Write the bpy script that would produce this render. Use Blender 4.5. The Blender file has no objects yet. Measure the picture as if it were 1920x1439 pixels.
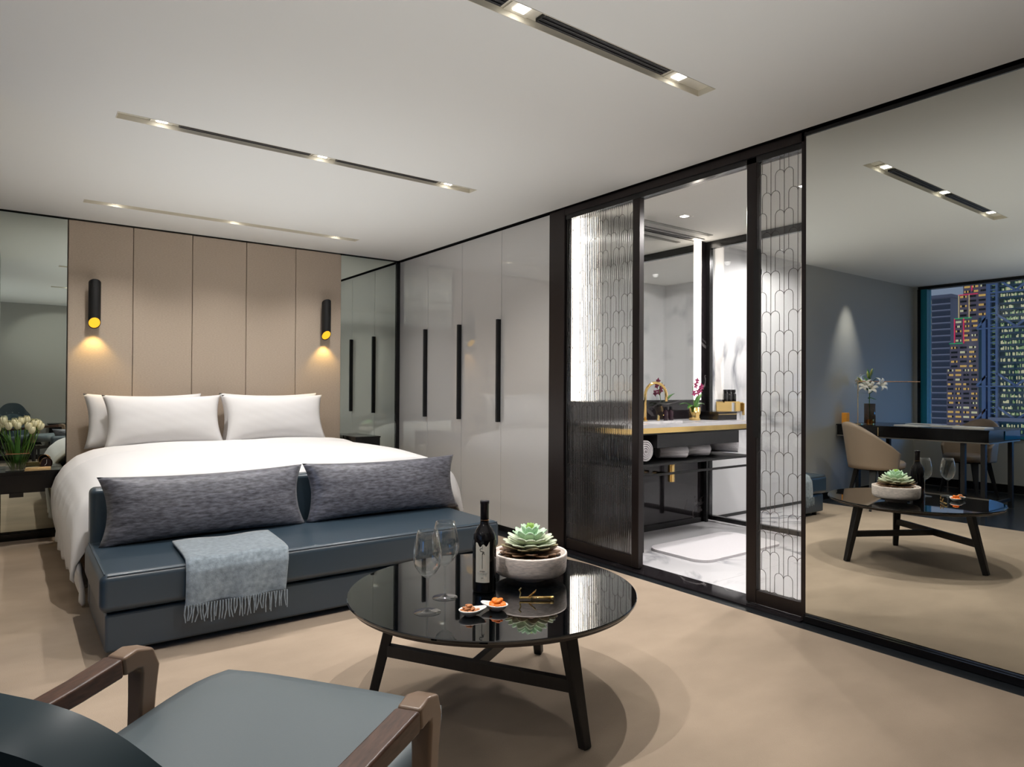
import bpy, bmesh, math, random
from mathutils import Vector, Matrix
PI=math.pi
SC=bpy.context.scene
COL=SC.collection
random.seed(7)
H,W,B=2.67,3.465,6.776      # ceiling height, right wall plane, bed wall plane

# ---------------------------------------------------------------- camera, world, exposure
cd=bpy.data.cameras.new('camera'); cam=bpy.data.objects.new('camera',cd); COL.objects.link(cam)
cd.sensor_width=36; cd.lens=1254.6/1920*36; cd.clip_end=3000; cd.clip_start=.02
yw,pt,rl=math.radians(36.726),math.radians(.4716),math.radians(.3005)
fw=Vector((math.sin(yw)*math.cos(pt),math.cos(yw)*math.cos(pt),math.sin(pt)))
rt=Vector((math.cos(yw),-math.sin(yw),0)); up=rt.cross(fw)
R=rt*math.cos(rl)+up*math.sin(rl); U=-rt*math.sin(rl)+up*math.cos(rl)
cam.matrix_world=Matrix(((R.x,U.x,-fw.x,0),(R.y,U.y,-fw.y,0),(R.z,U.z,-fw.z,1.25),(0,0,0,1)))
SC.camera=cam
SC.view_settings.view_transform='Standard'; SC.view_settings.look='None'
SC.view_settings.exposure=0.0; SC.view_settings.gamma=1
SC.view_settings.use_curve_mapping=False
SC.cycles.max_bounces=14; SC.cycles.diffuse_bounces=7; SC.cycles.glossy_bounces=7
SC.cycles.transmission_bounces=8; SC.cycles.transparent_max_bounces=16
SC.cycles.caustics_reflective=False; SC.cycles.caustics_refractive=False
SC.cycles.sample_clamp_indirect=4

wd=bpy.data.worlds.new('dusk_sky'); SC.world=wd; wd.use_nodes=True
nt=wd.node_tree; bg=nt.nodes['Background']
tc=nt.nodes.new('ShaderNodeTexCoord'); sp=nt.nodes.new('ShaderNodeSeparateXYZ')
cr=nt.nodes.new('ShaderNodeValToRGB')
nt.links.new(tc.outputs['Generated'],sp.inputs[0]); nt.links.new(sp.outputs['Z'],cr.inputs[0])
cr.color_ramp.elements[0].position=0; cr.color_ramp.elements[0].color=(.19,.195,.225,1)
cr.color_ramp.elements[1].position=.35; cr.color_ramp.elements[1].color=(.10,.12,.18,1)
nz=nt.nodes.new('ShaderNodeTexNoise'); nz.inputs['Scale'].default_value=3
nt.links.new(cr.outputs[0],bg.inputs[0]); bg.inputs[1].default_value=1.9

def lamp(kind,name,loc,power,color=(1,.93,.82),size=.03,angle=110,blend=.5,target=None,shape=None,sy=None):
    l=bpy.data.lights.new(name,kind); l.energy=power; l.color=color
    if kind=='SPOT': l.spot_size=math.radians(angle); l.spot_blend=blend; l.shadow_soft_size=size
    elif kind=='AREA':
        l.size=size
        if sy: l.shape='RECTANGLE'; l.size_y=sy
    else: l.shadow_soft_size=size
    o=bpy.data.objects.new(name,l); COL.objects.link(o); o.location=loc
    if target is not None: o.rotation_euler=(Vector(target)-Vector(loc)).to_track_quat('-Z','Y').to_euler()
    return o
WARM=(1,.9,.78); NEUT=(1,.965,.925)
LX=(.635,1.53,2.44); LY=(2.0,4.02,6.04)
P_DOWN=[[84,110,84],[84,62,84],[58,50,58]]
for j,y in enumerate(LY):
    for i,x in enumerate(LX):
        lamp('SPOT','downlight_beam',(x,y,H-.012),P_DOWN[j][i],NEUT,.012,128 if j<2 else 118,1)
for x,y in ((4.38,3.53),(4.38,2.5),(6.1,3.3),(6.1,2.4)):
    lamp('SPOT','bathroom_downlight_beam',(x,y,H-.012),105,(1,.97,.95),.03,172,.35)
lamp('SPOT','back_wall_fill_beam',(.7,-.05,H-.012),45,NEUT,.03,120,.8,target=(.5,-.6,1.2))  # added spot without a fixture, lifts the back wall seen in the mirror
lamp('SPOT','desk_downlight_beam',(-1.12,3.80,H-.012),60,NEUT,.03,52,1,target=(-1.12,4.0,1.2))
for x,y in ((-.5,1.2),(-1.9,1.9)):
    lamp('SPOT','living_downlight_beam',(x,y,H-.012),24,NEUT,.03,140,.8)
lamp('AREA','blue_window_fill',(-4.1,.7,1.1),15,(.04,.38,1),1.6,target=(-1.9,3.6,0),sy=1.2).data.spread=math.radians(80)  # added lamp outside the window, invented source for the blue light
lamp('AREA','ceiling_fill_light',(1.6,4.5,1.5),15,(.97,.985,1),2.6,target=(1.6,4.5,3),sy=3.2).data.spread=math.radians(150)  # added upward fill lamps that brighten the ceiling, not room fixtures
lamp('AREA','ceiling_fill_light',(1.2,1.1,1.5),13,(.97,.985,1),3.0,target=(1.2,1.1,3),sy=2.6).data.spread=math.radians(155)
lamp('AREA','ceiling_fill_light',(-1.5,1.5,1.5),9,(.97,.985,1),1.8,target=(-1.5,1.5,3),sy=2.4).data.spread=math.radians(150)

# ---------------------------------------------------------------- materials
def lin(c):
    c=[v/255 for v in c]
    return tuple((v/12.92 if v<=.04045 else ((v+.055)/1.055)**2.4) for v in c)
MATS={}
def mat(name,c,rough=.5,metal=0,spec=.5,noise=None,bump=None,emit=None,coat=0,sheen=0,aniso=None,trans=0,ior=1.45):
    """noise=(scale,strength,(sx,sy,sz)), bump=(scale,strength,dist[,stretch])"""
    if name in MATS: return MATS[name]
    m=bpy.data.materials.new(name); m.use_nodes=True; n=m.node_tree; b=n.nodes['Principled BSDF']
    col=lin(c) if max(c)>1.5 else tuple(c)
    b.inputs['Base Color'].default_value=(*col,1); b.inputs['Roughness'].default_value=rough
    b.inputs['Metallic'].default_value=metal; b.inputs['Specular IOR Level'].default_value=spec
    b.inputs['IOR'].default_value=ior
    b.inputs['Coat Weight'].default_value=coat; b.inputs['Coat Roughness'].default_value=.03
    if sheen: b.inputs['Sheen Weight'].default_value=sheen; b.inputs['Sheen Roughness'].default_value=.4
    if trans: b.inputs['Transmission Weight'].default_value=trans
    if emit: b.inputs['Emission Color'].default_value=(*emit[0],1); b.inputs['Emission Strength'].default_value=emit[1]
    def coords(st):
        t=n.nodes.new('ShaderNodeTexCoord'); mp=n.nodes.new('ShaderNodeMapping'); mp.inputs['Scale'].default_value=st
        n.links.new(t.outputs['Object'],mp.inputs[0]); return mp
    if noise:
        mp=coords(noise[2] if len(noise)>2 else (1,1,1))
        tx=n.nodes.new('ShaderNodeTexNoise'); tx.inputs['Scale'].default_value=noise[0]; tx.inputs['Detail'].default_value=6
        n.links.new(mp.outputs[0],tx.inputs['Vector'])
        r=n.nodes.new('ShaderNodeValToRGB'); s=noise[1]
        r.color_ramp.elements[0].position=.3; r.color_ramp.elements[1].position=.7
        r.color_ramp.elements[0].color=(*[v*(1-s) for v in col],1); r.color_ramp.elements[1].color=(*[min(1,v*(1+s)) for v in col],1)
        n.links.new(tx.outputs['Fac'],r.inputs[0]); n.links.new(r.outputs[0],b.inputs['Base Color'])
    if bump:
        mp=coords(bump[3] if len(bump)>3 else (1,1,1))
        tx=n.nodes.new('ShaderNodeTexNoise'); tx.inputs['Scale'].default_value=bump[0]; tx.inputs['Detail'].default_value=4
        n.links.new(mp.outputs[0],tx.inputs['Vector'])
        bp=n.nodes.new('ShaderNodeBump'); bp.inputs['Strength'].default_value=bump[1]; bp.inputs['Distance'].default_value=bump[2]
        n.links.new(tx.outputs['Fac'],bp.inputs['Height']); n.links.new(bp.outputs[0],b.inputs['Normal'])
    MATS[name]=m; return m
def glassmat(name,tint=(1,1,1),rough=0,refl=1.0,pw=5):
    m=bpy.data.materials.new(name); m.use_nodes=True; n=m.node_tree
    n.nodes.remove(n.nodes['Principled BSDF']); out=n.nodes['Material Output']
    t=n.nodes.new('ShaderNodeBsdfTransparent'); t.inputs[0].default_value=(*tint,1)
    g=n.nodes.new('ShaderNodeBsdfGlossy'); g.inputs['Roughness'].default_value=rough; g.inputs[0].default_value=(refl,refl,refl,1)
    lw=n.nodes.new('ShaderNodeLayerWeight'); lw.inputs[0].default_value=.5
    p=n.nodes.new('ShaderNodeMath'); p.operation='POWER'; p.inputs[1].default_value=pw; n.links.new(lw.outputs['Facing'],p.inputs[0])
    f=n.nodes.new('ShaderNodeMath'); f.operation='MULTIPLY_ADD'; f.inputs[1].default_value=.92; f.inputs[2].default_value=.045; n.links.new(p.outputs[0],f.inputs[0])
    x=n.nodes.new('ShaderNodeMixShader'); n.links.new(f.outputs[0],x.inputs[0]); n.links.new(t.outputs[0],x.inputs[1]); n.links.new(g.outputs[0],x.inputs[2])
    n.links.new(x.outputs[0],out.inputs[0]); MATS[name]=m; return m
def marble(name,base,vein,scale=1.6,thr=.03,rough=.12,soft=.35):
    m=bpy.data.materials.new(name); m.use_nodes=True; n=m.node_tree; b=n.nodes['Principled BSDF']
    b.inputs['Roughness'].default_value=rough
    t=n.nodes.new('ShaderNodeTexCoord'); N1=n.nodes.new('ShaderNodeTexNoise'); N1.inputs['Scale'].default_value=scale; N1.inputs['Detail'].default_value=9; N1.inputs['Distortion'].default_value=1.4
    n.links.new(t.outputs['Object'],N1.inputs['Vector'])
    s=n.nodes.new('ShaderNodeMath'); s.operation='SUBTRACT'; s.inputs[1].default_value=.5; n.links.new(N1.outputs['Fac'],s.inputs[0])
    a=n.nodes.new('ShaderNodeMath'); a.operation='ABSOLUTE'; n.links.new(s.outputs[0],a.inputs[0])
    r=n.nodes.new('ShaderNodeValToRGB'); r.color_ramp.elements[0].position=0; r.color_ramp.elements[0].color=(1,1,1,1)
    r.color_ramp.elements[1].position=thr; r.color_ramp.elements[1].color=(0,0,0,1); n.links.new(a.outputs[0],r.inputs[0])
    N2=n.nodes.new('ShaderNodeTexNoise'); N2.inputs['Scale'].default_value=.9; N2.inputs['Detail'].default_value=3; n.links.new(t.outputs['Object'],N2.inputs['Vector'])
    r2=n.nodes.new('ShaderNodeValToRGB'); r2.color_ramp.elements[0].position=.48; r2.color_ramp.elements[1].position=.62; n.links.new(N2.outputs['Fac'],r2.inputs[0])
    mu=n.nodes.new('ShaderNodeMath'); mu.operation='MULTIPLY'; n.links.new(r.outputs[0],mu.inputs[0]); n.links.new(r2.outputs[0],mu.inputs[1])
    mx=n.nodes.new('ShaderNodeMix'); mx.data_type='RGBA'; mx.inputs['A'].default_value=(*lin(base),1); mx.inputs['B'].default_value=(*lin(vein),1)
    n.links.new(mu.outputs[0],mx.inputs['Factor']); n.links.new(mx.outputs['Result'],b.inputs['Base Color'])
    MATS[name]=m; return m
M_ceil=mat('ceiling_paint',(226,225,220),.9)
M_carpet=mat('beige_carpet',(163,146,128),.95,spec=.1,noise=(1.6,.14,(1,1.6,1)),bump=(260,.35,.004))
M_black=mat('black_lacquer',(14,13,14),.18)
M_blackmat=mat('matt_black_metal',(11,11,12),.5)
M_bronze=mat('dark_bronze_frame',(34,27,26),.32,metal=.3)
M_floor=mat('dark_timber_floor',(30,33,36),.25,noise=(9,.25,(8,1,1)))
M_wall=mat('grey_wall_paint',(172,170,163),.85)
M_fabric=mat('taupe_headboard_fabric',(180,165,149),.85,spec=.2,noise=(60,.07,(1,1,3)),bump=(400,.25,.002))
M_mir=mat('mirror_silver',(.76,.78,.74),0.0,metal=1)
M_mirg=mat('green_tinted_mirror',(.68,.74,.69),0.0,metal=1)
M_lac=mat('glossy_grey_lacquer',(196,194,190),.03,spec=.7,coat=1)
M_sheet=mat('white_cotton',(232,230,230),.8,spec=.2,bump=(8,.12,.01))
M_leather=mat('petrol_blue_leather',(46,60,71),.33,spec=.75,bump=(180,.12,.001))
M_leather2=mat('grey_teal_leather',(92,101,105),.42,spec=.4,bump=(220,.1,.001))
M_velvet=mat('charcoal_velvet',(92,92,100),.42,spec=.5,noise=(24,.6,(1,1,4)),bump=(60,.25,.004,(1,1,4)),sheen=.12)
M_throw=mat('grey_blue_wool',(128,138,145),.95,spec=.1,noise=(45,.25),bump=(300,.6,.004),sheen=.5)
M_tabtop=mat('black_glass_top',(3,4,5),.0,spec=.8,coat=1)
M_wood=mat('black_stained_wood',(20,18,18),.45,noise=(12,.3,(12,1,1)))
M_walnut=mat('walnut',(74,50,38),.35,noise=(9,.4,(3,14,14)))
M_tan=mat('bronze_tan_cap',(120,98,80),.3)
M_gold=mat('polished_gold',(.95,.66,.26),.12,metal=1)
M_brass=mat('satin_brass',(.85,.62,.33),.25,metal=1)
M_copper=mat('copper',(.85,.45,.25),.2,metal=1)
M_white=mat('white_ceramic',(236,232,226),.25)
M_beige=mat('beige_chair_leather',(150,132,114),.4)
M_paper=mat('paper',(215,212,205),.7)
M_blackleaf=mat('dark_bottle',(10,8,10),.05)
GL=glassmat('clear_glass'); GLD=glassmat('door_glass',(.86,.86,.85)); GLL=glassmat('fluted_door_glass',(.86,.86,.85),.03)
_n=GLL.node_tree; _t=[q for q in _n.nodes if q.type=='BSDF_TRANSPARENT'][0]; _r=_n.nodes.new('ShaderNodeBsdfRefraction'); _r.inputs['IOR'].default_value=1.4; _r.inputs['Roughness'].default_value=.17; _r.inputs[0].default_value=(.97,.97,.96,1)
_x=_n.nodes.new('ShaderNodeMixShader'); _x.inputs[0].default_value=1; _o=_t.outputs[0].links[0].to_socket
_tc=_n.nodes.new('ShaderNodeTexCoord'); _w=_n.nodes.new('ShaderNodeTexWave'); _w.bands_direction='Y'; _w.inputs['Scale'].default_value=16
_b=_n.nodes.new('ShaderNodeBump'); _b.inputs['Strength'].default_value=.35; _b.inputs['Distance'].default_value=.004
_n.links.new(_tc.outputs['Object'],_w.inputs['Vector']); _n.links.new(_w.outputs['Fac'],_b.inputs['Height']); _n.links.new(_b.outputs[0],_r.inputs['Normal'])
_gl=[q for q in _n.nodes if q.type=='BSDF_GLOSSY'][0]; _n.links.new(_b.outputs[0],_gl.inputs['Normal'])
_n.links.new(_t.outputs[0],_x.inputs[1]); _n.links.new(_r.outputs[0],_x.inputs[2]); _n.links.new(_x.outputs[0],_o)
GLW=glassmat('window_glass',(.86,.93,1.0))
M_wmarb=marble('white_marble',(222,220,222),(120,122,130),1.3,.035)
M_vmarb=marble('veined_marble_wall',(216,216,216),(104,106,114),.8,.085)
M_bmarb=marble('black_marble',(30,27,29),(130,126,126),1.2,.012,.06)
M_led=mat('led_strip',(1,1,1),.5,emit=((1,.9,.78),6.5))
M_lens=mat('downlight_lens',(1,1,1),.5,emit=((1,.96,.9),12))
M_gemit=mat('sconce_gold_glow',(.9,.6,.05),.4,emit=((1,.52,.02),.95))

# ---------------------------------------------------------------- mesh helpers
def prop(o,label=None,cat=None,group=None,kind=None):
    if label: o['label']=label
    if cat: o['category']=cat
    if group: o['group']=group
    if kind: o['kind']=kind
    return o
def thing(name,label,cat,loc=(0,0,0),rz=0,group=None):
    o=bpy.data.objects.new(name,None); COL.objects.link(o); o.location=loc; o.rotation_euler=(0,0,rz); o.empty_display_size=.05
    return prop(o,label,cat,group)
class MB:
    def __init__(s): s.v=[]; s.f=[]
    def add(s,vs,fs):
        k=len(s.v); s.v+= [tuple(v) for v in vs]; s.f+=[tuple(i+k for i in f) for f in fs]; return s
    def box(s,x0,x1,y0,y1,z0,z1):
        return s.add([(x0,y0,z0),(x1,y0,z0),(x1,y1,z0),(x0,y1,z0),(x0,y0,z1),(x1,y0,z1),(x1,y1,z1),(x0,y1,z1)],
                     [(0,3,2,1),(4,5,6,7),(0,1,5,4),(1,2,6,5),(2,3,7,6),(3,0,4,7)])
    def bar(s,a,b,w0,h0,w1=None,h1=None,upv=(0,0,1)):
        a=Vector(a);b=Vector(b);d=(b-a).normalized(); u=Vector(upv)
        if abs(d.dot(u))>.99: u=Vector((1,0,0))
        r=d.cross(u).normalized(); u=r.cross(d)
        w1=w0 if w1 is None else w1; h1=h0 if h1 is None else h1
        vs=[]
        for p,w,h in ((a,w0,h0),(b,w1,h1)):
            for sx,sy in ((-1,-1),(1,-1),(1,1),(-1,1)): vs.append(p+r*sx*w/2+u*sy*h/2)
        return s.add(vs,[(0,3,2,1),(4,5,6,7),(0,1,5,4),(1,2,6,5),(2,3,7,6),(3,0,4,7)])
    def lathe(s,prof,c=(0,0,0),n=32,cap=True):
        vs=[];fs=[];m=len(prof)
        for i in range(n):
            t=2*PI*i/n
            for r,z in prof: vs.append((c[0]+r*math.cos(t),c[1]+r*math.sin(t),c[2]+z))
        for i in range(n):
            j=(i+1)%n
            for k in range(m-1): fs.append((i*m+k,j*m+k,j*m+k+1,i*m+k+1))
        if cap:
            if prof[0][0]>1e-5: fs.append(tuple(i*m for i in reversed(range(n))))
            if prof[-1][0]>1e-5: fs.append(tuple(i*m+m-1 for i in range(n)))
        return s.add(vs,fs)
    def tube(s,pts,r,n=10):
        pts=[Vector(p) for p in pts]; rr=r if isinstance(r,(list,tuple)) else [r]*len(pts)
        vs=[];fs=[]; prev=None
        for i,p in enumerate(pts):
            d=(pts[min(i+1,len(pts)-1)]-pts[max(i-1,0)]).normalized()
            if prev is None:
                u=Vector((0,0,1)) if abs(d.z)<.9 else Vector((1,0,0)); a=d.cross(u).normalized()
            else: a=(prev-d*prev.dot(d)).normalized()
            prev=a; b=d.cross(a)
            for k in range(n):
                t=2*PI*k/n; vs.append(p+(a*math.cos(t)+b*math.sin(t))*rr[i])
        for i in range(len(pts)-1):
            for k in range(n):
                l=(k+1)%n; fs.append((i*n+k,i*n+l,(i+1)*n+l,(i+1)*n+k))
        fs.append(tuple(reversed(range(n)))); fs.append(tuple((len(pts)-1)*n+k for k in range(n)))
        return s.add(vs,fs)
    def grid(s,P,nu,nv,wrap=False):
        vs=[P(i/(nu-1) if not wrap else i/nu,j/(nv-1)) for i in range(nu) for j in range(nv)]
        fs=[]
        for i in range(nu if wrap else nu-1):
            k=(i+1)%nu
            for j in range(nv-1): fs.append((i*nv+j,k*nv+j,k*nv+j+1,i*nv+j+1))
        return s.add(vs,fs)
    def build(s,name,m,parent=None,smooth=False,bevel=0,seg=2,solid=0,sub=0,off=-1,loc=None,rz=0,merge=0,kind=None):
        me=bpy.data.meshes.new(name); me.from_pydata(s.v,[],s.f)
        bm=bmesh.new(); bm.from_mesh(me)
        if merge: bmesh.ops.remove_doubles(bm,verts=bm.verts,dist=merge)
        if not solid: bmesh.ops.recalc_face_normals(bm,faces=bm.faces)
        bm.to_mesh(me); bm.free()
        if smooth: me.polygons.foreach_set('use_smooth',[True]*len(me.polygons))
        me.materials.append(m)
        o=bpy.data.objects.new(name,me); COL.objects.link(o)
        if parent: o.parent=parent
        if loc: o.location=loc
        if rz: o.rotation_euler=(0,0,rz)
        if solid: md=o.modifiers.new('solid','SOLIDIFY'); md.thickness=solid; md.offset=off
        if bevel:
            md=o.modifiers.new('bevel','BEVEL'); md.width=bevel; md.segments=seg; md.limit_method='ANGLE'; md.angle_limit=math.radians(40)
            if not smooth and seg>1:
                me.polygons.foreach_set('use_smooth',[True]*len(me.polygons)); md.harden_normals=True
        if sub: md=o.modifiers.new('sub','SUBSURF'); md.levels=sub; md.render_levels=sub
        if kind: o['kind']=kind
        return o
def bx(name,m,x0,x1,y0,y1,z0,z1,parent=None,bevel=0,**k): return MB().box(x0,x1,y0,y1,z0,z1).build(name,m,parent,bevel=bevel,**k)
def dup(root,loc=None,rz=None,label=None):
    r=root.copy(); COL.objects.link(r)
    if loc is not None: r.location=loc
    if rz is not None: r.rotation_euler=(0,0,rz)
    if label: r['label']=label
    for c in root.children:
        k=c.copy(); COL.objects.link(k); k.parent=r
        for g in c.children: q=g.copy(); COL.objects.link(q); q.parent=k
    return r
def ST(o): o['kind']='structure'; return o
def text(name,body,size,m,parent,M4,ext=.0004):
    cu=bpy.data.curves.new(name,'FONT'); cu.body=body; cu.size=size; cu.align_x='CENTER'; cu.align_y='CENTER'; cu.extrude=ext
    t=bpy.data.objects.new(name+'_tmp',cu); COL.objects.link(t)
    dg=bpy.context.evaluated_depsgraph_get(); me=bpy.data.meshes.new_from_object(t.evaluated_get(dg)); bpy.data.objects.remove(t)
    me.transform(M4); me.materials.clear(); me.materials.append(m)
    o=bpy.data.objects.new(name,me); COL.objects.link(o); o.parent=parent; return o

# ---------------------------------------------------------------- room shell
XL=-2.95; YB=-.6; XA=-.12; YP=4.05      # window wall, wall behind camera, alcove wall, lily wall
ST(bx('floor',M_floor,XL-.1,3.6,YB-.1,B+.1,-.06,-.006))
ST(bx('floor_carpet',M_carpet,-.33,3.33,YB,B-.02,-.006,0))
ST(bx('wall_back',M_wall,XL-.1,W+.1,YB-.12,YB,0,H+.08))
ST(bx('wall_left',M_wall,XL,XA,YP,YP+.12,0,H+.08))
ST(bx('wall_alcove',M_wall,XA-.12,XA,YP+.121,B+.1,0,H+.08))
ST(bx('wall_bed',M_wall,XA-.12,W+.7,B+.03,B+.12,0,H+.08))
# ceiling with three rectangular slots
cm=MB(); xa,xb=.42,2.645; hw=.052
x0,x1,y0,y1=XL-.1,W-.035,YB-.1,B-.05
ys=[y0]
for y in LY: ys+=[y-hw,y+hw]
ys.append(y1)
for k in range(0,len(ys)-1,2): cm.box(x0,x1,ys[k],ys[k+1],H,H+.02)
for y in LY: cm.box(x0,xa,y-hw,y+hw,H,H+.02); cm.box(xb,x1,y-hw,y+hw,H,H+.02)
ST(cm.build('ceiling',M_ceil))
ST(bx('ceiling_void',M_ceil,XL-.1,W+.02,YB-.1,B+.1,H+.06,H+.1))
ST(bx('trim_1',mat('shadow_gap_grey',(96,94,86),.8),XA,W-.04,B-.045,B+.03,H+.022,H+.055))
ST(MB().box(W+.021,3.519,YB-.1,1.955,0,H+.1).box(W+.0,3.519,1.956,B+.1,H-.0035,H+.1).build('wall_right',M_black))
# window wall
wt,wb=2.63,.70; wy1,wy0=4.0,-.35
ST(MB().box(XL-.1,XL,YB-.1,YP,0,wb).box(XL-.1,XL,YB-.1,wy0,wb,H+.06).box(XL-.1,XL,wy1,YP,wb,H+.06).build('wall_window',M_wall))
wn=ST(thing('window_1','large window with teal-lit frame overlooking towers at dusk','window',(0,0,0))); del wn['category']
M_teal=mat('teal_window_frame',(44,140,160),.35,metal=.2)
MB().box(XL-.14,XL-.02,wy0,wy1,wt,H+.05).build('head_frame',M_blackmat,wn)
MB().box(XL-.13,XL-.0,wy1-.035,wy1+.0,wb,wt).build('jamb',M_black,wn)
MB().box(XL-.16,XL-.02,wy1-.11,wy1-.035,wb,wt).build('frame',M_teal,wn)
MB().box(XL-.16,XL+.03,wy0,wy1,wb-.03,wb).build('sill',M_teal,wn)
MB().box(XL-.16,XL-.02,wy0,wy0+.07,wb,wt).build('jamb',M_teal,wn)
MB().box(XL-.10,XL-.09,wy0+.07,wy1-.11,wb,wt).build('pane',GLW,wn)
ST(bx('baseboard_window',M_black,XL,XL+.012,YB,YP,0,.1)); ST(bx('baseboard_left',M_black,XL+.013,XA,YP-.012,YP,0,.07))
ST(bx('baseboard_back',M_black,XL+.013,W,YB,YB+.012,0,.08)); ST(bx('baseboard_bed',M_black,XA,W-.02,B-.03,B-.012,0,.058))
ST(bx('trim_2',M_black,W-.03,W-.002,-.6,1.963,0,.032))

# ---- ceiling slots with downlights
M_slot=mat('slot_paint',(214,208,192),.6)
M_grille=mat('air_grille_black',(6,6,6),.5)
slotlab=('recessed ceiling slot with black air grilles and downlights above the coffee table',
 'recessed ceiling slot with downlights above the sofa, thin grey grilles',
 'faint narrow recessed ceiling slot along the headboard wall')
for j,y in enumerate(LY):
    t=thing('ceiling_slot_light',slotlab[j],'ceiling light',(0,y,H),group=None)
    MB().box(xa+.001,xb-.001,-hw+.001,-hw+.004,-.001,.026).box(xa+.001,xb-.001,hw-.004,hw-.001,-.001,.026).box(xa+.001,xa+.004,-hw+.004,hw-.004,-.001,.026).box(xb-.004,xb-.001,-hw+.004,hw-.004,-.001,.026).box(xa+.001,xb-.001,-hw,hw,.026,.03).build('trough',M_slot,t)
    for i,x in enumerate(LX):
        f=MB().box(x-.055,x+.055,-.046,.046,.020,.025).build('downlight',M_slot,t)
        bx('lens',M_lens,x-.026,x+.026,-.024,.024,.016,.020,f)
    for a,b in ((.72,1.45),(1.62,2.35)):
        if j==2: continue
        g=MB().box(a,b,-.042,.030,.012,.025).build('air_grille',M_grille if j==0 else mat('air_grille_grey',(70,66,62),.5),t)
        for k in range(3): bx('slat',mat('grille_slat',(26,26,27),.4),a+.004,b-.004,-.030+k*.022,-.026+k*.022,.009,.012,g)

# ---------------------------------------------------------------- headboard, wall mirrors
hb=thing('headboard','tall taupe fabric headboard wall of five upholstered panels behind the bed','headboard',(1.565,B,0))
xs=[.363+.4808*i for i in range(6)]
for i in range(5):
    MB().box(xs[i]-1.565+.0015,xs[i+1]-1.565-.0015,-.05,-.002,.058,H-.012).build('panel',M_fabric,hb,bevel=.008,seg=3)
MB().box(xs[0]-1.565,xs[5]-1.565,-.012,0,.06,H-.02).build('backing',M_black,hb)
m=thing('wall_mirror','green-tinted mirror panel left of the headboard behind the nightstand','mirror',(XA,B,0))
MB().box(.002,xs[0]-XA-.004,-.018,-.012,.075,H-.01).build('mirror_glass',M_mirg,m)
MB().box(.002,xs[0]-XA-.004,-.012,-.001,.06,H).build('frame',M_black,m)
m=thing('wall_mirror','narrow green-tinted mirror between headboard and wardrobe doors','mirror',(xs[5],B,0))
MB().box(.005,W-xs[5]-.045,-.018,-.012,.075,H-.01).build('mirror_glass',M_mirg,m)
MB().box(.005,W-xs[5]-.003,-.012,-.001,.06,H).box(W-xs[5]-.045,W-xs[5]-.003,-.035,-.012,.02,H).build('frame',M_black,m)
m=thing('wall_mirror','floor to ceiling mirror on the right wall reflecting the desk and window','mirror',(W,.7,0))
MB().box(-.006,0,-1.3,1.262,.035,H-.03).build('mirror_glass',M_mir,m)
MB().box(.001,.02,-1.3,1.27,.0,H-.004).build('backing',M_black,m)
MB().box(-.012,.001,-1.3,1.27,H-.03,H-.012).build('top_rail',M_black,m)
MB().box(-.012,.0,-1.3,1.27,0,.034).build('bottom_rail',M_black,m)

# ---------------------------------------------------------------- wardrobe
wr=thing('wardrobe','built-in wardrobe with four glossy grey doors and long black handles','wardrobe',(W,5.45,0))
yj=[6.755,6.118,5.457,4.807,4.145]
MB().box(.022,.62,-1.30,1.32,0,H+.05).build('carcass',M_black,wr)
MB().box(.004,.022,-1.30,1.32,0,.045).build('plinth',M_black,wr)
for i in range(4):
    d=MB().box(0,.02,yj[i+1]-5.45+.002,yj[i]-5.45-.002,.047,H-.012).build('door',M_lac,wr,bevel=.002,seg=2)
    if i<3:
        yc=yj[i+1]-5.45
        MB().box(-.04,0,yc+.004,yc+.03,.957,1.868).build('handle',M_blackmat,d,bevel=.002,seg=1)

# ---------------------------------------------------------------- glass doors
fr=ST(thing('trim_frame','dark bronze frame around the bathroom glass doors','frame',(W,3,0))); del fr['category']
MB().box(-.01,.05,.952,1.14,0,H).build('left_post',M_bronze,fr,bevel=.004,seg=1)
MB().box(-.008,.16,-1.03,.952,H-.055,H-.004).build('head_rail',M_bronze,fr)
MB().box(0,.04,-1.03,.951,H-.09,H-.056).build('door_track',M_black,fr)
MB().box(-.008,.14,-1.037,-1.013,0,H-.004).build('right_post',M_bronze,fr)
ST(bx('trim_threshold',M_bmarb,W-.05,3.61,1.97,3.97,-.006,.004))
def archpat(name,parent,xp,ya,yb,za,zb,phase,m,lw=.0032):
    mb=MB(); s=.0825; w=2*s/3; p=.229; hx=0
    def seg(y0,z0,y1,z1):
        y0c=min(max(y0,ya),yb); y1c=min(max(y1,ya),yb); z0=min(max(z0,za),zb); z1=min(max(z1,za),zb)
        if abs(y0-y0c)>1e-6 or abs(y1-y1c)>1e-6: return
        if math.hypot(y1-y0,z1-z0)<1e-5: return
        mb.bar((xp,y0,z0),(xp,y1,z1),.0016,lw,upv=Vector((0,-(z1-z0),(y1-y0))))
    k0=int((ya-phase)/s)-2; k1=int((yb-phase)/s)+3
    for k in range(k0,k1):
        yc=phase+k*s
        seg(yc,za,yc,zb)
        off=(p/2 if k%2 else 0)
        n=0; z=.1+off-2*p
        while z<zb+p:
            for sg in (-1,1):
                c=yc+sg*w/2; prev=None
                for q in range(9):
                    t=PI*q/8; cur=(c+w/2*math.cos(t),z-w/2+w/2*math.sin(t))
                    if prev and za<min(cur[1],prev[1]) and max(cur[1],prev[1])<zb: seg(prev[0],prev[1],cur[0],cur[1])
                    prev=cur
                seg(yc+sg*w,max(za,z-p/2),yc+sg*w,z-w/2) if z-w/2>za else None
            z+=p
    return mb.build(name,m,parent,kind='stuff')
M_line=mat('etched_line',(70,62,58),.5)
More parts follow.
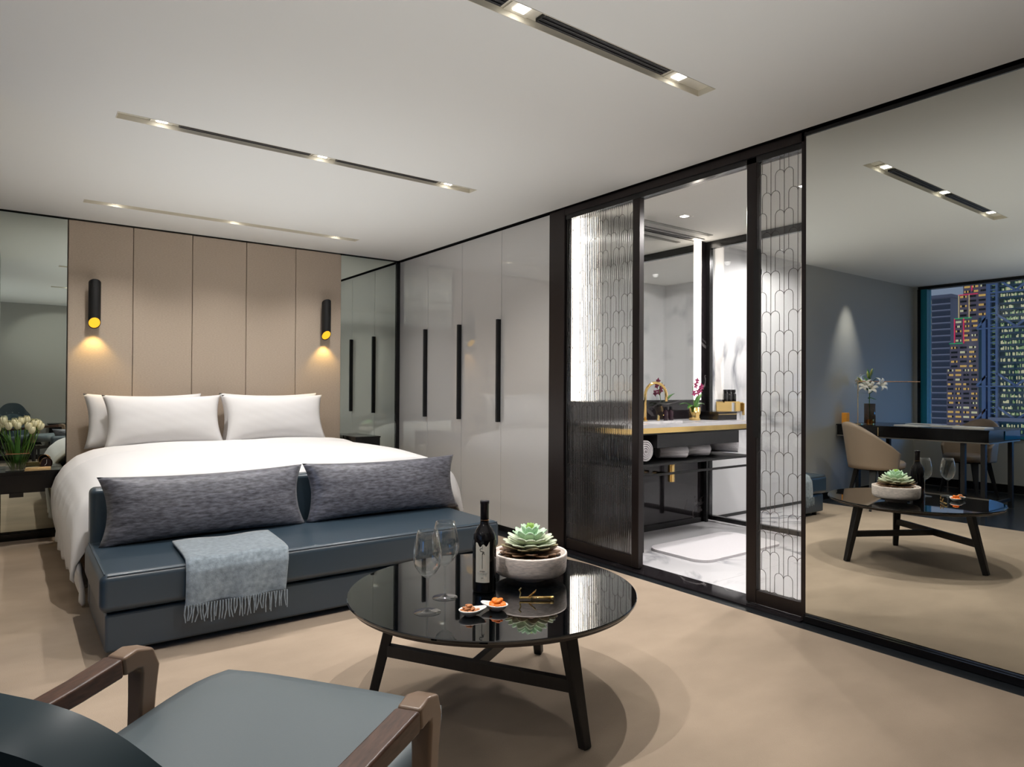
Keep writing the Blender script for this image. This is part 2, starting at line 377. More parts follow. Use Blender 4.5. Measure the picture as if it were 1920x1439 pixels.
def glassdoor(name,label,loc,ya,yb,st,glass,phase,rail,lw):
    d=ST(thing(name,label,'door',loc)); del d['category']
    y0,y1=ya-loc[1],yb-loc[1]
    MB().box(-.012,-.006,y0,y1,rail,H-.085).build('pane',glass,d)
    archpat('arch_pattern',d,-.0145,y0,y1,rail,H-.085,phase-loc[1],M_line,lw)
    MB().box(-.026,.012,y0-.0,y1,.012,rail).build('bottom_rail',M_bronze,d)
    MB().box(-.026,.012,y0,y1,H-.085,H-.055).build('top_rail',M_bronze,d)
    MB().box(-.03,.02,st[0]-loc[1],st[1]-loc[1],.012,H-.055).build('stile',M_bronze,d,bevel=.003,seg=1)
    return d
d1=glassdoor('door_1','left sliding glass door etched with dark arches, before the vanity',(W+.035,3.55,0),3.249,3.952,(3.184,3.249),GLL,3.31,.09,.0017)
MB().box(-.03,.02,.385,.401,.012,H-.055).build('stile',M_black,d1)
d2=glassdoor('door_2','right sliding glass door etched with arches and a long black handle',(W+.03,2.15,0),1.985,2.269,(2.269,2.336),GLD,2.187,.088,.0024)
MB().box(-.075,-.05,.075,.11,.98,2.06).box(-.05,-.03,.085,.10,1.1,1.13).box(-.05,-.03,.085,.10,1.92,1.95).build('handle',M_blackmat,d2)

# ---------------------------------------------------------------- bathroom shell
BX1,BY0,BY1=7.15,1.94,4.03
fl=ST(thing('floor_bathroom','white marble tiled bathroom floor','floor',(3.61,BY0,-.006))); del fl['category']
for i in range(4):
    for j in range(3):
        a=3.611+i*.9; yb=BY0+.76*(j); 
        MB().box(a+.0008-3.61,min(a+.899,BX1)-3.61,yb+.0008-BY0,min(yb+.759,BY1)-BY0,-.01,.006).build('tile',M_wmarb,fl)
ST(bx('wall_vanity',M_bmarb,3.52,5.36,BY1,BY1+.11,0,H+.05))
ST(bx('wall_shower',M_vmarb,5.361,BX1+.1,BY1,BY1+.11,0,H+.05))
ST(bx('wall_bathroom_end',M_vmarb,BX1,BX1+.1,BY0-.1,BY1-.001,0,H+.05))
ST(bx('wall_bathroom_side',M_vmarb,3.52,BX1-.001,BY0-.1,BY0,0,H+.05))
ST(bx('ceiling_bathroom',M_ceil,3.52,BX1+.1,BY0-.1,BY1+.1,H,H+.04))
ST(MB().box(4.0,5.12,3.80,3.85,H-.004,H-.0005).build('trim_air_slot',mat('grey_air_slot',(120,118,112),.6)))
ST(MB().box(3.62,5.2,3.95,3.965,H-.006,H-.0005).build('trim_light_slot',mat('grey_air_slot2',(90,88,84),.6)))
sg=thing('shower_screen','black framed clear glass shower partition inside the bathroom','shower screen',(5.34,3,0))
MB().box(-.02,.03,-1.05,1.025,.02,.06).build('bottom_rail',M_black,sg)
MB().box(-.02,.03,-1.05,1.025,H-.07,H-.003).build('top_rail',M_black,sg)
MB().box(-.02,.03,.985,1.026,.06,H-.07).build('post',M_black,sg)
MB().box(0,.008,-1.05,.984,.061,H-.071).build('pane',GL,sg)
ST(bx('baseboard_vanity',M_black,3.62,5.3,BY1-.02,BY1-.001,0,.05)); ST(bx('baseboard_shower',M_black,5.4,BX1,BY1-.01,BY1-.001,0,.03))
for k,(x,y) in enumerate(((4.38,3.53),(4.38,2.5),(6.1,3.3),(6.1,2.4))):
    t=thing('bathroom_downlight',('square bathroom downlight above the vanity','square bathroom downlight near the sliding door','square downlight above the shower nearest the marble wall','square downlight above the shower far side')[k],'ceiling light',(x,y,H))
    MB().box(-.05,.05,-.05,.05,-.003,0).build('trim_ring',M_white,t); MB().box(-.025,.025,-.025,.025,-.005,-.0031).build('lens',M_lens,t)

# ================================================================ OBJECTS
def cushion(name,m,w,h,d,parent=None,loc=(0,0,0),rot=(0,0,0),pinch=.07,n=22,flat=.5,wr=.0,seed=0,label=None,cat=None,group=None):
    """cushion in local XZ plane, thickness along Y"""
    rnd=random.Random(seed); ph=[rnd.uniform(0,6) for _ in range(6)]
    mb=MB()
    for side in (-1,1):
        def P(u,v,side=side):
            x=u*2-1; z=v*2-1
            ex=(1-pinch*(1-z*z))*x; ez=(1-pinch*1.3*(1-x*x))*z
            t=(1-abs(x)**3)*(1-abs(z)**2.4)
            t=max(0,t)**flat
            wv=wr*(math.sin(7*x+ph[0]+3*z)*.5+math.sin(11*z+ph[1]-4*x)*.35+math.sin(17*(x+z)+ph[2])*.2)*(1-t*.6)*(0 if t<=0 else 1)
            return (ex*w/2,side*(d/2*t)+wv*d,ez*h/2)
        mb.grid(P,n,n)
    o=mb.build(name,m,parent,smooth=True,merge=.0004)
    o.location=loc; o.rotation_euler=rot
    if label: prop(o,label,cat,group)
    return o
def rbox(mb_name,m,x0,x1,y0,y1,z0,z1,parent,r=.03,seg=4):
    return bx(mb_name,m,x0,x1,y0,y1,z0,z1,parent,bevel=r,seg=seg)

# ---- bed
bed=thing('bed','double bed base and mattress against the taupe headboard','bed',(1.57,5.6,0))
rbox('bed_base',M_fabric,-1.0,1.0,-.98,1.1,.05,.36,bed,.02); rbox('mattress',M_sheet,-1.02,1.02,-1.0,1.12,.36,.70,bed,.07,5)
for sx in (-.9,.9):
    for sy in (-.9,1.0): MB().lathe([(.03,0),(.03,.05)],(sx,sy,0),12).build('leg',M_black,bed)
# duvet: draped sheet
prof=[(0,.775),(.35,.775),(.7,.772),(.92,.762),(1.05,.738),(1.16,.69),(1.235,.62),(1.28,.54),(1.30,.46),(1.295,.36),(1.28,.26),(1.265,.16),(1.255,.07)]
def pr(t):
    k=t*(len(prof)-1); i=min(int(k),len(prof)-2); f=k-i; return (prof[i][0]*(1-f)+prof[i+1][0]*f, prof[i][1]*(1-f)+prof[i+1][1]*f)
def duv(u,v):
    s=u*2-1; x,z=pr(abs(s)); y=-1.13+v*1.92          # local to bed; v=0 foot
    drop=max(0,(.66-abs(s))/.66)
    hgt=.0 - .055*(1-v)**1.2 + .012*math.sin(v*6)
    side=max(0,abs(s)-.5)*2
    zz=z+hgt*(1-side*.8)
    zz+=-.030*math.exp(-((v-.80)/.05)**2)*(1-side)          # soft fold below the pillows
    x*= 1-.03*(1-v)*(side)
    fold=side**1.5*(.022*math.sin(y*19+abs(s)*9)+.014*math.sin(y*41+3*s))
    x+=fold; zz+=.004*math.sin(9*x+5*y)*(1-side)
    if v<.06: zz-= .25*(1-v/.06)**2*(1 if abs(s)<.7 else .2)
    edge=max(0,(v-.93)/.07)
    zz-=edge**2*.03*(1-side)
    return ((x if s>=0 else -x),y,max(zz,.015))
dv=MB().grid(duv,96,64).build('duvet',M_sheet,None,smooth=True,solid=.02,off=1); dv.location=(1.57,5.6,0)
prop(dv,'white duvet draped over the bed down to the floor','duvet')
g='white pillows at the headboard'
cushion('pillow',M_sheet,.92,.47,.19,None,(.93,6.575,.965),(-.22,0,.03),.085,28,.5,.02,3,'rear left white pillow leaning on the headboard, mostly hidden','pillow',g)
cushion('pillow',M_sheet,.92,.47,.19,None,(2.0,6.575,.97),(-.22,0,-.03),.085,28,.5,.02,4,'rear right white pillow leaning on the headboard, mostly hidden','pillow',g)
cushion('pillow',M_sheet,.93,.46,.20,None,(1.055,6.39,.965),(-.33,0,.04),.085,34,.5,.02,5,'front left white pillow on the bed','pillow',g)
cushion('pillow',M_sheet,.93,.46,.20,None,(1.99,6.39,.965),(-.33,0,-.03),.085,34,.5,.02,6,'front right white pillow on the bed','pillow',g)

# ---- sofa at the bed foot
sf=thing('sofa','low petrol blue leather sofa bench at the foot of the bed','sofa',(1.43,3.97,0))
rbox('base',M_leather,-1.085,1.085,-.43,.33,.035,.212,sf,.015)
rbox('seat_cushion',M_leather,-1.11,1.10,-.46,.335,.222,.40,sf,.035,5)
rbox('backrest',M_leather,-1.085,1.10,.335,.46,.03,.69,sf,.03,4)
for sx in (-1.0,1.0):
    for sy in (-.38,.38): MB().lathe([(.022,0),(.022,.036)],(sx,sy,0),12).build('leg',M_black,sf)
MB().tube([(-1.09,-.44,.398),(-1.09,.33,.398)],.004,6).tube([(-1.08,-.452,.392),(1.08,-.452,.392)],.004,6).build('piping',mat('piping_leather',(50,62,72),.6),sf)
cushion('sofa_cushion',M_velvet,1.12,.38,.20,None,(.925,4.18,.578),(-.2,0,.02),.08,36,.42,.02,11,'long charcoal velvet bolster cushion at the left of the sofa','cushion','velvet cushions on the sofa')
cushion('sofa_cushion',M_velvet,1.12,.38,.20,None,(2.045,4.18,.58),(-.2,0,-.015),.08,36,.42,.02,12,'long charcoal velvet bolster cushion at the right of the sofa','cushion','velvet cushions on the sofa')
# throw
th=thing('throw_blanket','folded grey-blue wool throw with fringe draped over the sofa seat','blanket',(.90,3.5,.40),-.03)
path=[(.47,.012),(.3,.016),(.1,.016),(.02,.012),(-.005,-.0),(-.025,-.03),(-.03,-.08),(-.032,-.14),(-.03,-.195)]
def thp(off):
    def P(u,v):
        k=v*(len(path)-1); i=min(int(k),len(path)-2); f=k-i
        y=path[i][0]*(1-f)+path[i+1][0]*f; z=path[i][1]*(1-f)+path[i+1][1]*f
        x=(u-.5)*(.50-.03*v)+.03*(1-v)
        if v>.5: y-=.010*math.sin(u*13)*(v-.5)*2+.004
        return (x, y-off*.010, z+.004*math.sin(u*9+v*5)+(.012 if off==0 and v<.5 else 0))
    return P
MB().grid(thp(0),24,30).build('blanket_fold',M_throw,th,smooth=True,solid=.016,off=1)
tm=[]
for k in range(38):
    x=-.235+.475*k/37; L=random.uniform(.07,.10)
    t=MB().tube([(x,-.044,-.185),(x+random.uniform(-.006,.006),-.046,-.185-L*.5),(x+random.uniform(-.012,.008),-.046,-.185-L)],[.004,.0035,.0025],5).build('tassel',M_throw,th)

# ---- coffee table
TZ=.449; tcx,tcy,tr=1.555,2.206,.571
ct=thing('coffee_table','round black glass coffee table on three splayed black legs','coffee table',(tcx,tcy,0))
MB().lathe([(.0001,.437),(tr-.002,.437),(tr,.440),(tr,.446),(tr-.002,TZ),(.0001,TZ)],n=128,cap=False).build('tabletop',M_tabtop,ct,smooth=False)
MB().lathe([(.0001,.418),(tr-.03,.418),(tr-.012,.424),(tr-.008,.4365),(.0001,.4365)],n=128,cap=False).build('rim',M_bronze,ct)
feet=[(1.167,2.495),(1.608,1.719),(2.008,2.469)]; fc=(1.594,2.228)
tops=[]
for fx,fy in feet:
    dx,dy=fx-fc[0],fy-fc[1]; q=.80
    tx,ty=fc[0]+dx*q,fc[1]+dy*q; tops.append((tx,ty))
    MB().bar((fx-tcx,fy-tcy,0),(tx-tcx,ty-tcy,.418),.036,.036,.06,.045,upv=(dx,dy,0)).build('leg',M_wood,ct,bevel=.004,seg=1)
def at(k,z):
    f=z/.418; return Vector((feet[k][0]*(1-f)+tops[k][0]*f-tcx,feet[k][1]*(1-f)+tops[k][1]*f-tcy,z))
a,b,c=at(0,.20),at(1,.20),at(2,.20)
MB().bar(a,b,.03,.045).build('stretcher',M_wood,ct); MB().bar((a+b)/2,c,.03,.04).build('stretcher',M_wood,ct)

def wine_glass(loc,label):
    t=thing('wine_glass',label,'wine glass',loc,group='wine glasses on the coffee table')
    MB().lathe([(.048,0),(.048,.0015),(.02,.004),(.006,.010),(.0036,.02),(.0034,.11),(.006,.122),(.001,.125)],n=40,cap=True).build('foot_and_stem',GL2,t,smooth=True)
    o=[(.001,.122),(.012,.126),(.030,.140),(.046,.165),(.0525,.195),(.051,.22),(.044,.26),(.036,.292)]
    i=[(.0352,.292),(.0432,.26),(.0498,.22),(.0512,.195),(.0448,.1665),(.029,.1425),(.012,.130),(.001,.129)]
    MB().lathe(o+i,n=48,cap=False).build('bowl',GL2,t,smooth=True)
    return t
GL2=glassmat('wine_glass_crystal',(.97,.98,.98),0,1.0,2.2)
wine_glass((1.197,2.104,TZ),'empty stemmed wine glass nearer the camera, left on the coffee table')
wine_glass((1.335,2.212,TZ),'empty stemmed wine glass set behind the other, closer to the bottle')
# bottle
bt=thing('wine_bottle','dark red wine bottle with cream label on the coffee table','bottle',(1.505,2.194,TZ))
MB().lathe([(.040,0),(.0455,.004),(.0465,.012),(.0465,.205),(.044,.225),(.034,.245),(.021,.262),(.0165,.275),(.0155,.29),(.0155,.30)],n=48).build('bottle_body',M_blackleaf,bt,smooth=True)
MB().lathe([(.0166,.276),(.0168,.345),(.0185,.347),(.0185,.356),(.0175,.358),(.001,.358)],n=32).build('capsule',mat('black_foil',(22,18,24),.3),bt,smooth=True)
MB().lathe([(.0170,.281),(.0171,.2835)],n=32,cap=False).build('gold_band',M_copper,bt)
lb=MB(); a0=math.atan2(-2.194,-1.505)  # faces the camera
a0-=.18
def LP(u,v):
    t=a0-.62+u*1.24; top=.198+.006*math.sin(u*14)-.010*math.sin(u*PI)
    return (.0469*math.cos(t),.0469*math.sin(t),.045+v*(top-.045))
lab=lb.grid(LP,24,8).build('label',mat('cream_label',(226,222,208),.7),bt,smooth=True)
M_ink=mat('label_ink',(60,58,55),.7)
def onlabel(da,z): 
    t=a0+da; n=Vector((math.cos(t),math.sin(t),0)); right=Vector((-n.y,n.x,0))
    return Matrix(((right.x,0,n.x,n.x*.0474),(right.y,0,n.y,n.y*.0474),(0,1,0,z),(0,0,0,1)))
text('monogram_c','C',.018,M_ink,lab,onlabel(-.10,.172)); text('monogram_r','R',.018,M_ink,lab,onlabel(.10,.160))
MB().bar(onlabel(.0,.1).translation,onlabel(.0,.16).translation,.0012,.0012).build('monogram_stem',M_ink,lab)
MB().bar(onlabel(.0,.181).translation,onlabel(.0,.187).translation,.0012,.0012).build('monogram_tick',M_ink,lab)
MB().tube([onlabel(d,.090).translation for d in (-.22,0,.22)],.0009,4).build('label_line',M_ink,lab); MB().tube([onlabel(d,.064).translation for d in (-.1,0,.1)],.0008,4).build('label_line',M_ink,lab)
for z in (.083,.078): MB().tube([onlabel(d,z).translation for d in (-.4,-.2,0,.2,.4)],.0002,4).build('label_rule',M_ink,lab)

# planter
pl=thing('succulent_planter','low round speckled stoneware bowl planted with a large rosette succulent','planter',(1.765,2.232,TZ))
M_stone=mat('speckled_stoneware',(232,218,208),.65,noise=(40,.22,(1,1,5)),bump=(70,.3,.002,(1,1,5)))
MB().lathe([(.070,0),(.072,.012),(.10,.019),(.140,.028),(.152,.038),(.155,.055),(.157,.108),(.156,.114),(.151,.115),(.148,.11),(.146,.092),(.001,.088)],n=64).build('bowl',M_stone,pl,smooth=True)
pb=MB(); rnd=random.Random(3)
for k in range(150):
    r=rnd.uniform(.05,.14); t=rnd.uniform(0,2*PI); s=rnd.uniform(.004,.009); cx,cy,cz=r*math.cos(t),r*math.sin(t),.093+rnd.uniform(0,.006)
    pb.add([(cx+s,cy,cz),(cx-s,cy,cz),(cx,cy+s,cz),(cx,cy-s,cz),(cx,cy,cz+s*.7),(cx,cy,cz-s)],[(0,2,4),(2,1,4),(1,3,4),(3,0,4),(2,0,5),(1,2,5),(3,1,5),(0,3,5)])
pb.build('gravel',mat('dark_gravel',(70,64,62),.6),pl,kind='stuff')
su=MB().lathe([(.025,.085),(.03,.13),(.02,.19),(.001,.2)],n=12).build('succulent',mat('succulent_core',(92,110,70),.6),pl,smooth=True)
tiers=[(11,.125,-.12,.098,.075,.052,'o'),(12,.122,-.02,.110,.080,.054,'o'),(11,.118,.12,.123,.078,.054,'b'),(11,.112,.16,.134,.076,.054,'m'),(10,.100,.30,.146,.070,.050,'m'),(9,.082,.50,.160,.062,.045,'g'),(8,.060,.74,.174,.052,.038,'g'),(6,.038,1.02,.186,.040,.030,'y'),(4,.018,1.3,.196,.026,.02,'y')]
cols={'o':(112,84,60),'b':(128,118,86),'m':(196,204,178),'g':(178,206,176),'y':(140,176,84)}
for ti,(n,rad,tilt,z,L,wd_,cc) in enumerate(tiers):
    for k in range(n):
        ang=2*PI*k/n+ti*.4+rnd.uniform(-.1,.1); tl=tilt+rnd.uniform(-.06,.06)
        mb=MB()
        def P(u,v,L=L*1.14,w=wd_*1.06):
            s=v; x=s*L; wdt=w*math.sin(PI*(.13+.80*s))**.65*.5
            x-=.006*abs(u*2-1)**2*s**4; wdt=max(wdt,.0005); yy=(u*2-1)*wdt
            return (x,yy,.014*s*s+.10*yy*yy/w*3 )
        mb.grid(P,5,6)
        m=mat('succulent_leaf_'+cc,cols[cc],.55,noise=(30,.15))
        o=mb.build('leaf',m,su,smooth=True,solid=.0045,off=0)
        o.location=((rad-L)*math.cos(ang)*.9 if rad>L else 0,(rad-L)*math.sin(ang)*.9 if rad>L else 0,z)
        o.rotation_euler=(0,-tl,ang)

def dish(loc,rz,label):
    t=thing('snack_dish',label,'dish',loc,rz,'white teardrop dishes')
    def P(u,v):
        a=u*2*PI; r=.040*(1+ (.55*max(0,math.cos(a))**7)); z=.002+.020*v**2+ (.006*max(0,math.cos(a))**6)*v
        rr=r*(.35+.65*v); return (rr*math.cos(a),rr*math.sin(a)*.86,z)
    mb=MB().grid(P,40,8,wrap=True); k=len(mb.v); mb.add([P(i/40,0) for i in range(40)],[tuple(range(40))])
    mb.build('dish_body',M_white,t,smooth=True,solid=.003,off=-1); return t
d1p=(1.30,1.985,TZ); d2p=(1.412,1.975,TZ)
dish(d1p,-.35,'white teardrop dish of almonds on the coffee table'); dish(d2p,2.3,'white teardrop dish of dried apricots on the coffee table')
M_alm=mat('almond_brown',(176,112,66),.6,noise=(60,.25)); M_apr=mat('dried_apricot',(236,120,14),.45,noise=(40,.12))
def ell(name,m,loc,s,rot,label,cat,group):
    mb=MB(); 
    prof=[(math.sin(PI*i/8)*(1-.18*math.cos(PI*i/8)),-math.cos(PI*i/8)) for i in range(9)]; prof[0]=(.001,-1); prof[-1]=(.001,1)
    mb.lathe(prof,n=12,cap=False); mb.v=[(v[0]*s[0],v[1]*s[1],v[2]*s[2]) for v in mb.v]
    o=mb.build(name,m,None,smooth=True,merge=.0002); o.location=loc; o.rotation_euler=rot; prop(o,label,cat,group); return o
for k in range(17):
    lay=0 if k<9 else (1 if k<14 else 2); n_=(9,5,3)[lay]; kk=k-(0,9,14)[lay]; r=(.026,.015,.007)[lay]*(1 if kk else .3); t=2*PI*kk/n_+rnd.uniform(-.2,.2)
    ell('almond',M_alm,(d1p[0]+r*math.cos(t),d1p[1]+r*math.sin(t)*.85,TZ+.019+lay*.0085),(.0068,.0048,.0125),(PI/2+rnd.uniform(-.35,.35),0,rnd.uniform(0,3)),'brown almond heaped in the left white teardrop dish','almond','almonds in the left dish')
for k in range(9):
    lay=0 if k<6 else 1; t=2*PI*k/(6 if k<6 else 3); r=.020 if k<6 else .009
    ell('dried_apricot',M_apr,(d2p[0]+r*math.cos(t),d2p[1]+r*math.sin(t)*.85,TZ+.021+lay*.012),(.0155,.0135,.0085),(rnd.uniform(-.35,.35),rnd.uniform(-.35,.35),rnd.uniform(0,3)),'orange dried apricot in the right white dish','dried fruit','dried apricots in the right dish')
# corkscrew
ck=thing('corkscrew','gold waiter corkscrew lying open on the coffee table','corkscrew',(1.60,1.985,TZ),-.62)
MB().tube([(-.02,0,.008),(.055,0,.008)],.0062,10).tube([(.055,0,.008),(.068,0,.008)],.0072,10).build('handle',M_gold,ck,smooth=True)
MB().tube([(-.062,0,.008),(-.02,0,.008)],.0045,8).tube([(-.062,0,.008),(-.058,0,.026),(-.064,0,.038),(-.056,0,.046)],.003,6).build('lever',M_gold,ck)
MB().tube([(-.03+.030*q/30,.003*math.sin(q*1.3),.010+.026*q/30+.003*math.cos(q*1.3)) for q in range(31)],.0016,5).build('screw',M_gold,ck)

# ---- left nightstand with tulips
ns=thing('nightstand','black lacquer nightstand left of the bed','nightstand',(.115,6.63,0))
bx('tabletop',M_black,-.225,.222,-.135,.115,.567,.582,ns); bx('body',M_black,-.222,.218,-.13,.112,.44,.566,ns)
dr=bx('drawer',M_black,-.21,.10,-.137,-.131,.415,.555,ns); bx('handle',M_black,-.13,-.04,-.15,-.137,.385,.42,dr)
for sx in (-.2,.2):
    for sy in (-.12,.10): bx('leg',M_black,sx-.013,sx+.013,sy-.013,sy+.013,0,.44,ns)
bx('stretcher',M_black,.188,.212,-.107,.087,.03,.05,ns)
NZ=.582
va=thing('glass_vase','square clear glass vase with copper rim holding white tulips','vase',(.035,6.60,NZ))
MB().box(-.075,.075,-.06,.06,0,.006).box(-.075,-.071,-.06,.06,.006,.135).box(.071,.075,-.06,.06,.006,.135).box(-.071,.071,-.06,-.056,.006,.135).box(-.071,.071,.056,.06,.006,.135).build('vase_body',GL,va)
MB().box(-.077,.077,-.062,-.056,.135,.141).box(-.077,.077,.056,.062,.135,.141).box(-.077,-.071,-.056,.056,.135,.141).box(.071,.077,-.056,.056,.135,.141).build('rim',M_copper,va)
M_stem=mat('tulip_green',(84,124,40),.5); M_pet=mat('cream_tulip_petal',(226,222,186),.55); M_leafg=mat('leaf_green',(58,104,34),.45)
tul=[(-.12,-.02,.30),(-.085,-.03,.36),(-.055,-.05,.32),(-.02,.0,.34),(.0,-.03,.32),(.02,.02,.35),(.065,-.03,.315),(.055,.03,.36),(.1,-.01,.33),(.125,.02,.33),(.14,-.02,.31),(-.15,.0,.26),(-.1,.04,.33),(.085,-.05,.285)]
for k,(dx,dy,hh) in enumerate(tul):
    t=thing('tulip','white tulip standing in the square glass vase on the nightstand','flower',(va.location.x,va.location.y,NZ+.008),group='white tulips in the glass vase')
    bx_=(dx*.25,dy*.25,0); mid=(dx*.7,dy*.7,hh*.55); top=Vector((dx,dy,hh))
    MB().tube([bx_,mid,tuple(top)],.0032,6).build('stem',M_stem,t,smooth=True)
    dr_=(top-Vector(mid)).normalized(); q=dr_.to_track_quat('Z','Y')
    for s in range(5):
        an=2*PI*s/5
        def P(u,v,an=an,s=s):
            w=(.021)*math.sin(PI*(.12+.83*v))**.8; a=an+(u-.5)*1.5*(1-.35*v)
            r=.0235*math.sin(PI*(.10+.72*v))**.75*(1+.05*(s%2))
            return (r*math.cos(a),r*math.sin(a),v*.058)
        o=MB().grid(P,5,7).build('petal',M_pet,t,smooth=True,solid=.0015,off=0); o.location=top; o.rotation_mode='QUATERNION'; o.rotation_quaternion=q
    if k%2==0:
        an=math.atan2(dy,dx)
        def P2(u,v):
            L=hh*.85; w=.018*math.sin(PI*(.1+.88*v)); r=.02+.10*v*v*(1 if abs(dx)>.05 else .4)
            return ((r)*math.cos(an)-math.sin(an)*(u-.5)*w*2,(r)*math.sin(an)+math.cos(an)*(u-.5)*w*2,.05+L*v*.9)
        MB().grid(P2,4,8).build('leaf',M_leafg,t,smooth=True,solid=.001,off=0)
cl=thing('desk_clock','round copper-rimmed clock with dark face on the nightstand','clock',(.222,6.60,NZ),.5)
cc=MB().lathe([(.046,-.009),(.046,.009),(.04,.009),(.04,.004)],n=40,cap=False); cc.v=[(v[0],v[2],v[1]+.047) for v in cc.v]; cc.build('rim',M_copper,cl,smooth=True)
cf=MB().lathe([(.0001,-.006),(.041,-.006),(.041,.004),(.0001,.004)],n=40,cap=False); cf.v=[(v[0],-v[2],v[1]+.047) for v in cf.v]; cf.build('face',mat('clock_face',(46,34,34),.3),cl)
MB().bar((0,-.0075,.047),(0,-.0075,.077),.0015,.002).bar((0,-.0075,.047),(-.014,-.0075,.033),.0015,.002).build('hands',M_white,cl)
bk=thing('brass_box','long polished brass box at the front of the nightstand','box',(.165,6.528,NZ),.04)
bx('box_body',M_brass,-.085,.085,-.022,.022,0,.018,bk,bevel=.001,seg=1); bx('lid',M_brass,-.08,.085,-.018,.022,.0185,.028,bk,bevel=.001,seg=1)
# right nightstand
nr=thing('nightstand','black lacquer nightstand right of the bed, mostly hidden','nightstand',(2.96,6.56,0))
bx('body',M_black,-.14,.13,-.11,.18,.60,.735,nr); bx('tabletop',M_black,-.145,.135,-.115,.185,.735,.75,nr)
for sx in (-.13,.12):
    for sy in (-.1,.16): bx('leg',M_black,sx-.012,sx+.012,sy-.012,sy+.012,0,.6,nr)

# ---- sconces
for k,x in enumerate((.549,2.577)):
    s=thing('wall_sconce',('black tube wall sconce with gold glow, left side of the headboard','black tube wall sconce with gold glow, right side of the headboard')[k],'wall lamp',(x,B-.05,0),group='headboard sconces')
    mb=MB(); n=32; r=.046; yc=-.075; z0,z1=1.745,2.085; sl=1.0
    for rr in (r,r-.004):
        for i in range(n):
            t=2*PI*i/n; cx,cy=rr*math.cos(t),rr*math.sin(t)
            mb.v.append((cx,yc+cy,z0+.046-sl*cy)); mb.v.append((cx,yc+cy,z1+.046-sl*cy*.6))
    for i in range(n):
        j=(i+1)%n
        mb.f+= [(2*i,2*j,2*j+1,2*i+1),(2*n+2*i,2*n+2*i+1,2*n+2*j+1,2*n+2*j),(2*i,2*n+2*i,2*n+2*j,2*j),(2*i+1,2*j+1,2*n+2*j+1,2*n+2*i+1)]
    mb.build('tube',M_blackmat,s,smooth=False)
    d=MB(); d.v=[((r-.004)*math.cos(2*PI*i/n),yc+(r-.004)*math.sin(2*PI*i/n),z0+.046-sl*(r-.004)*math.sin(2*PI*i/n)+.004) for i in range(n)]; d.f=[tuple(range(n))]
    d.build('diffuser',M_gemit,s)
    d=MB(); d.v=[((r-.004)*math.cos(2*PI*i/n),yc+(r-.004)*math.sin(2*PI*i/n),z1+.04-sl*.6*(r-.004)*math.sin(2*PI*i/n)) for i in range(n)]; d.f=[tuple(range(n))]
    d.build('top_cap',M_blackmat,s)
    bx('wall_mount',M_blackmat,-.02,.02,-.035,0,1.85,1.95,s)
    lamp('SPOT','sconce_beam',(x,B-.125,z0-.02),5.5,(1,.66,.2),.02,95,.7,target=(x,B-.06,z0-.35))

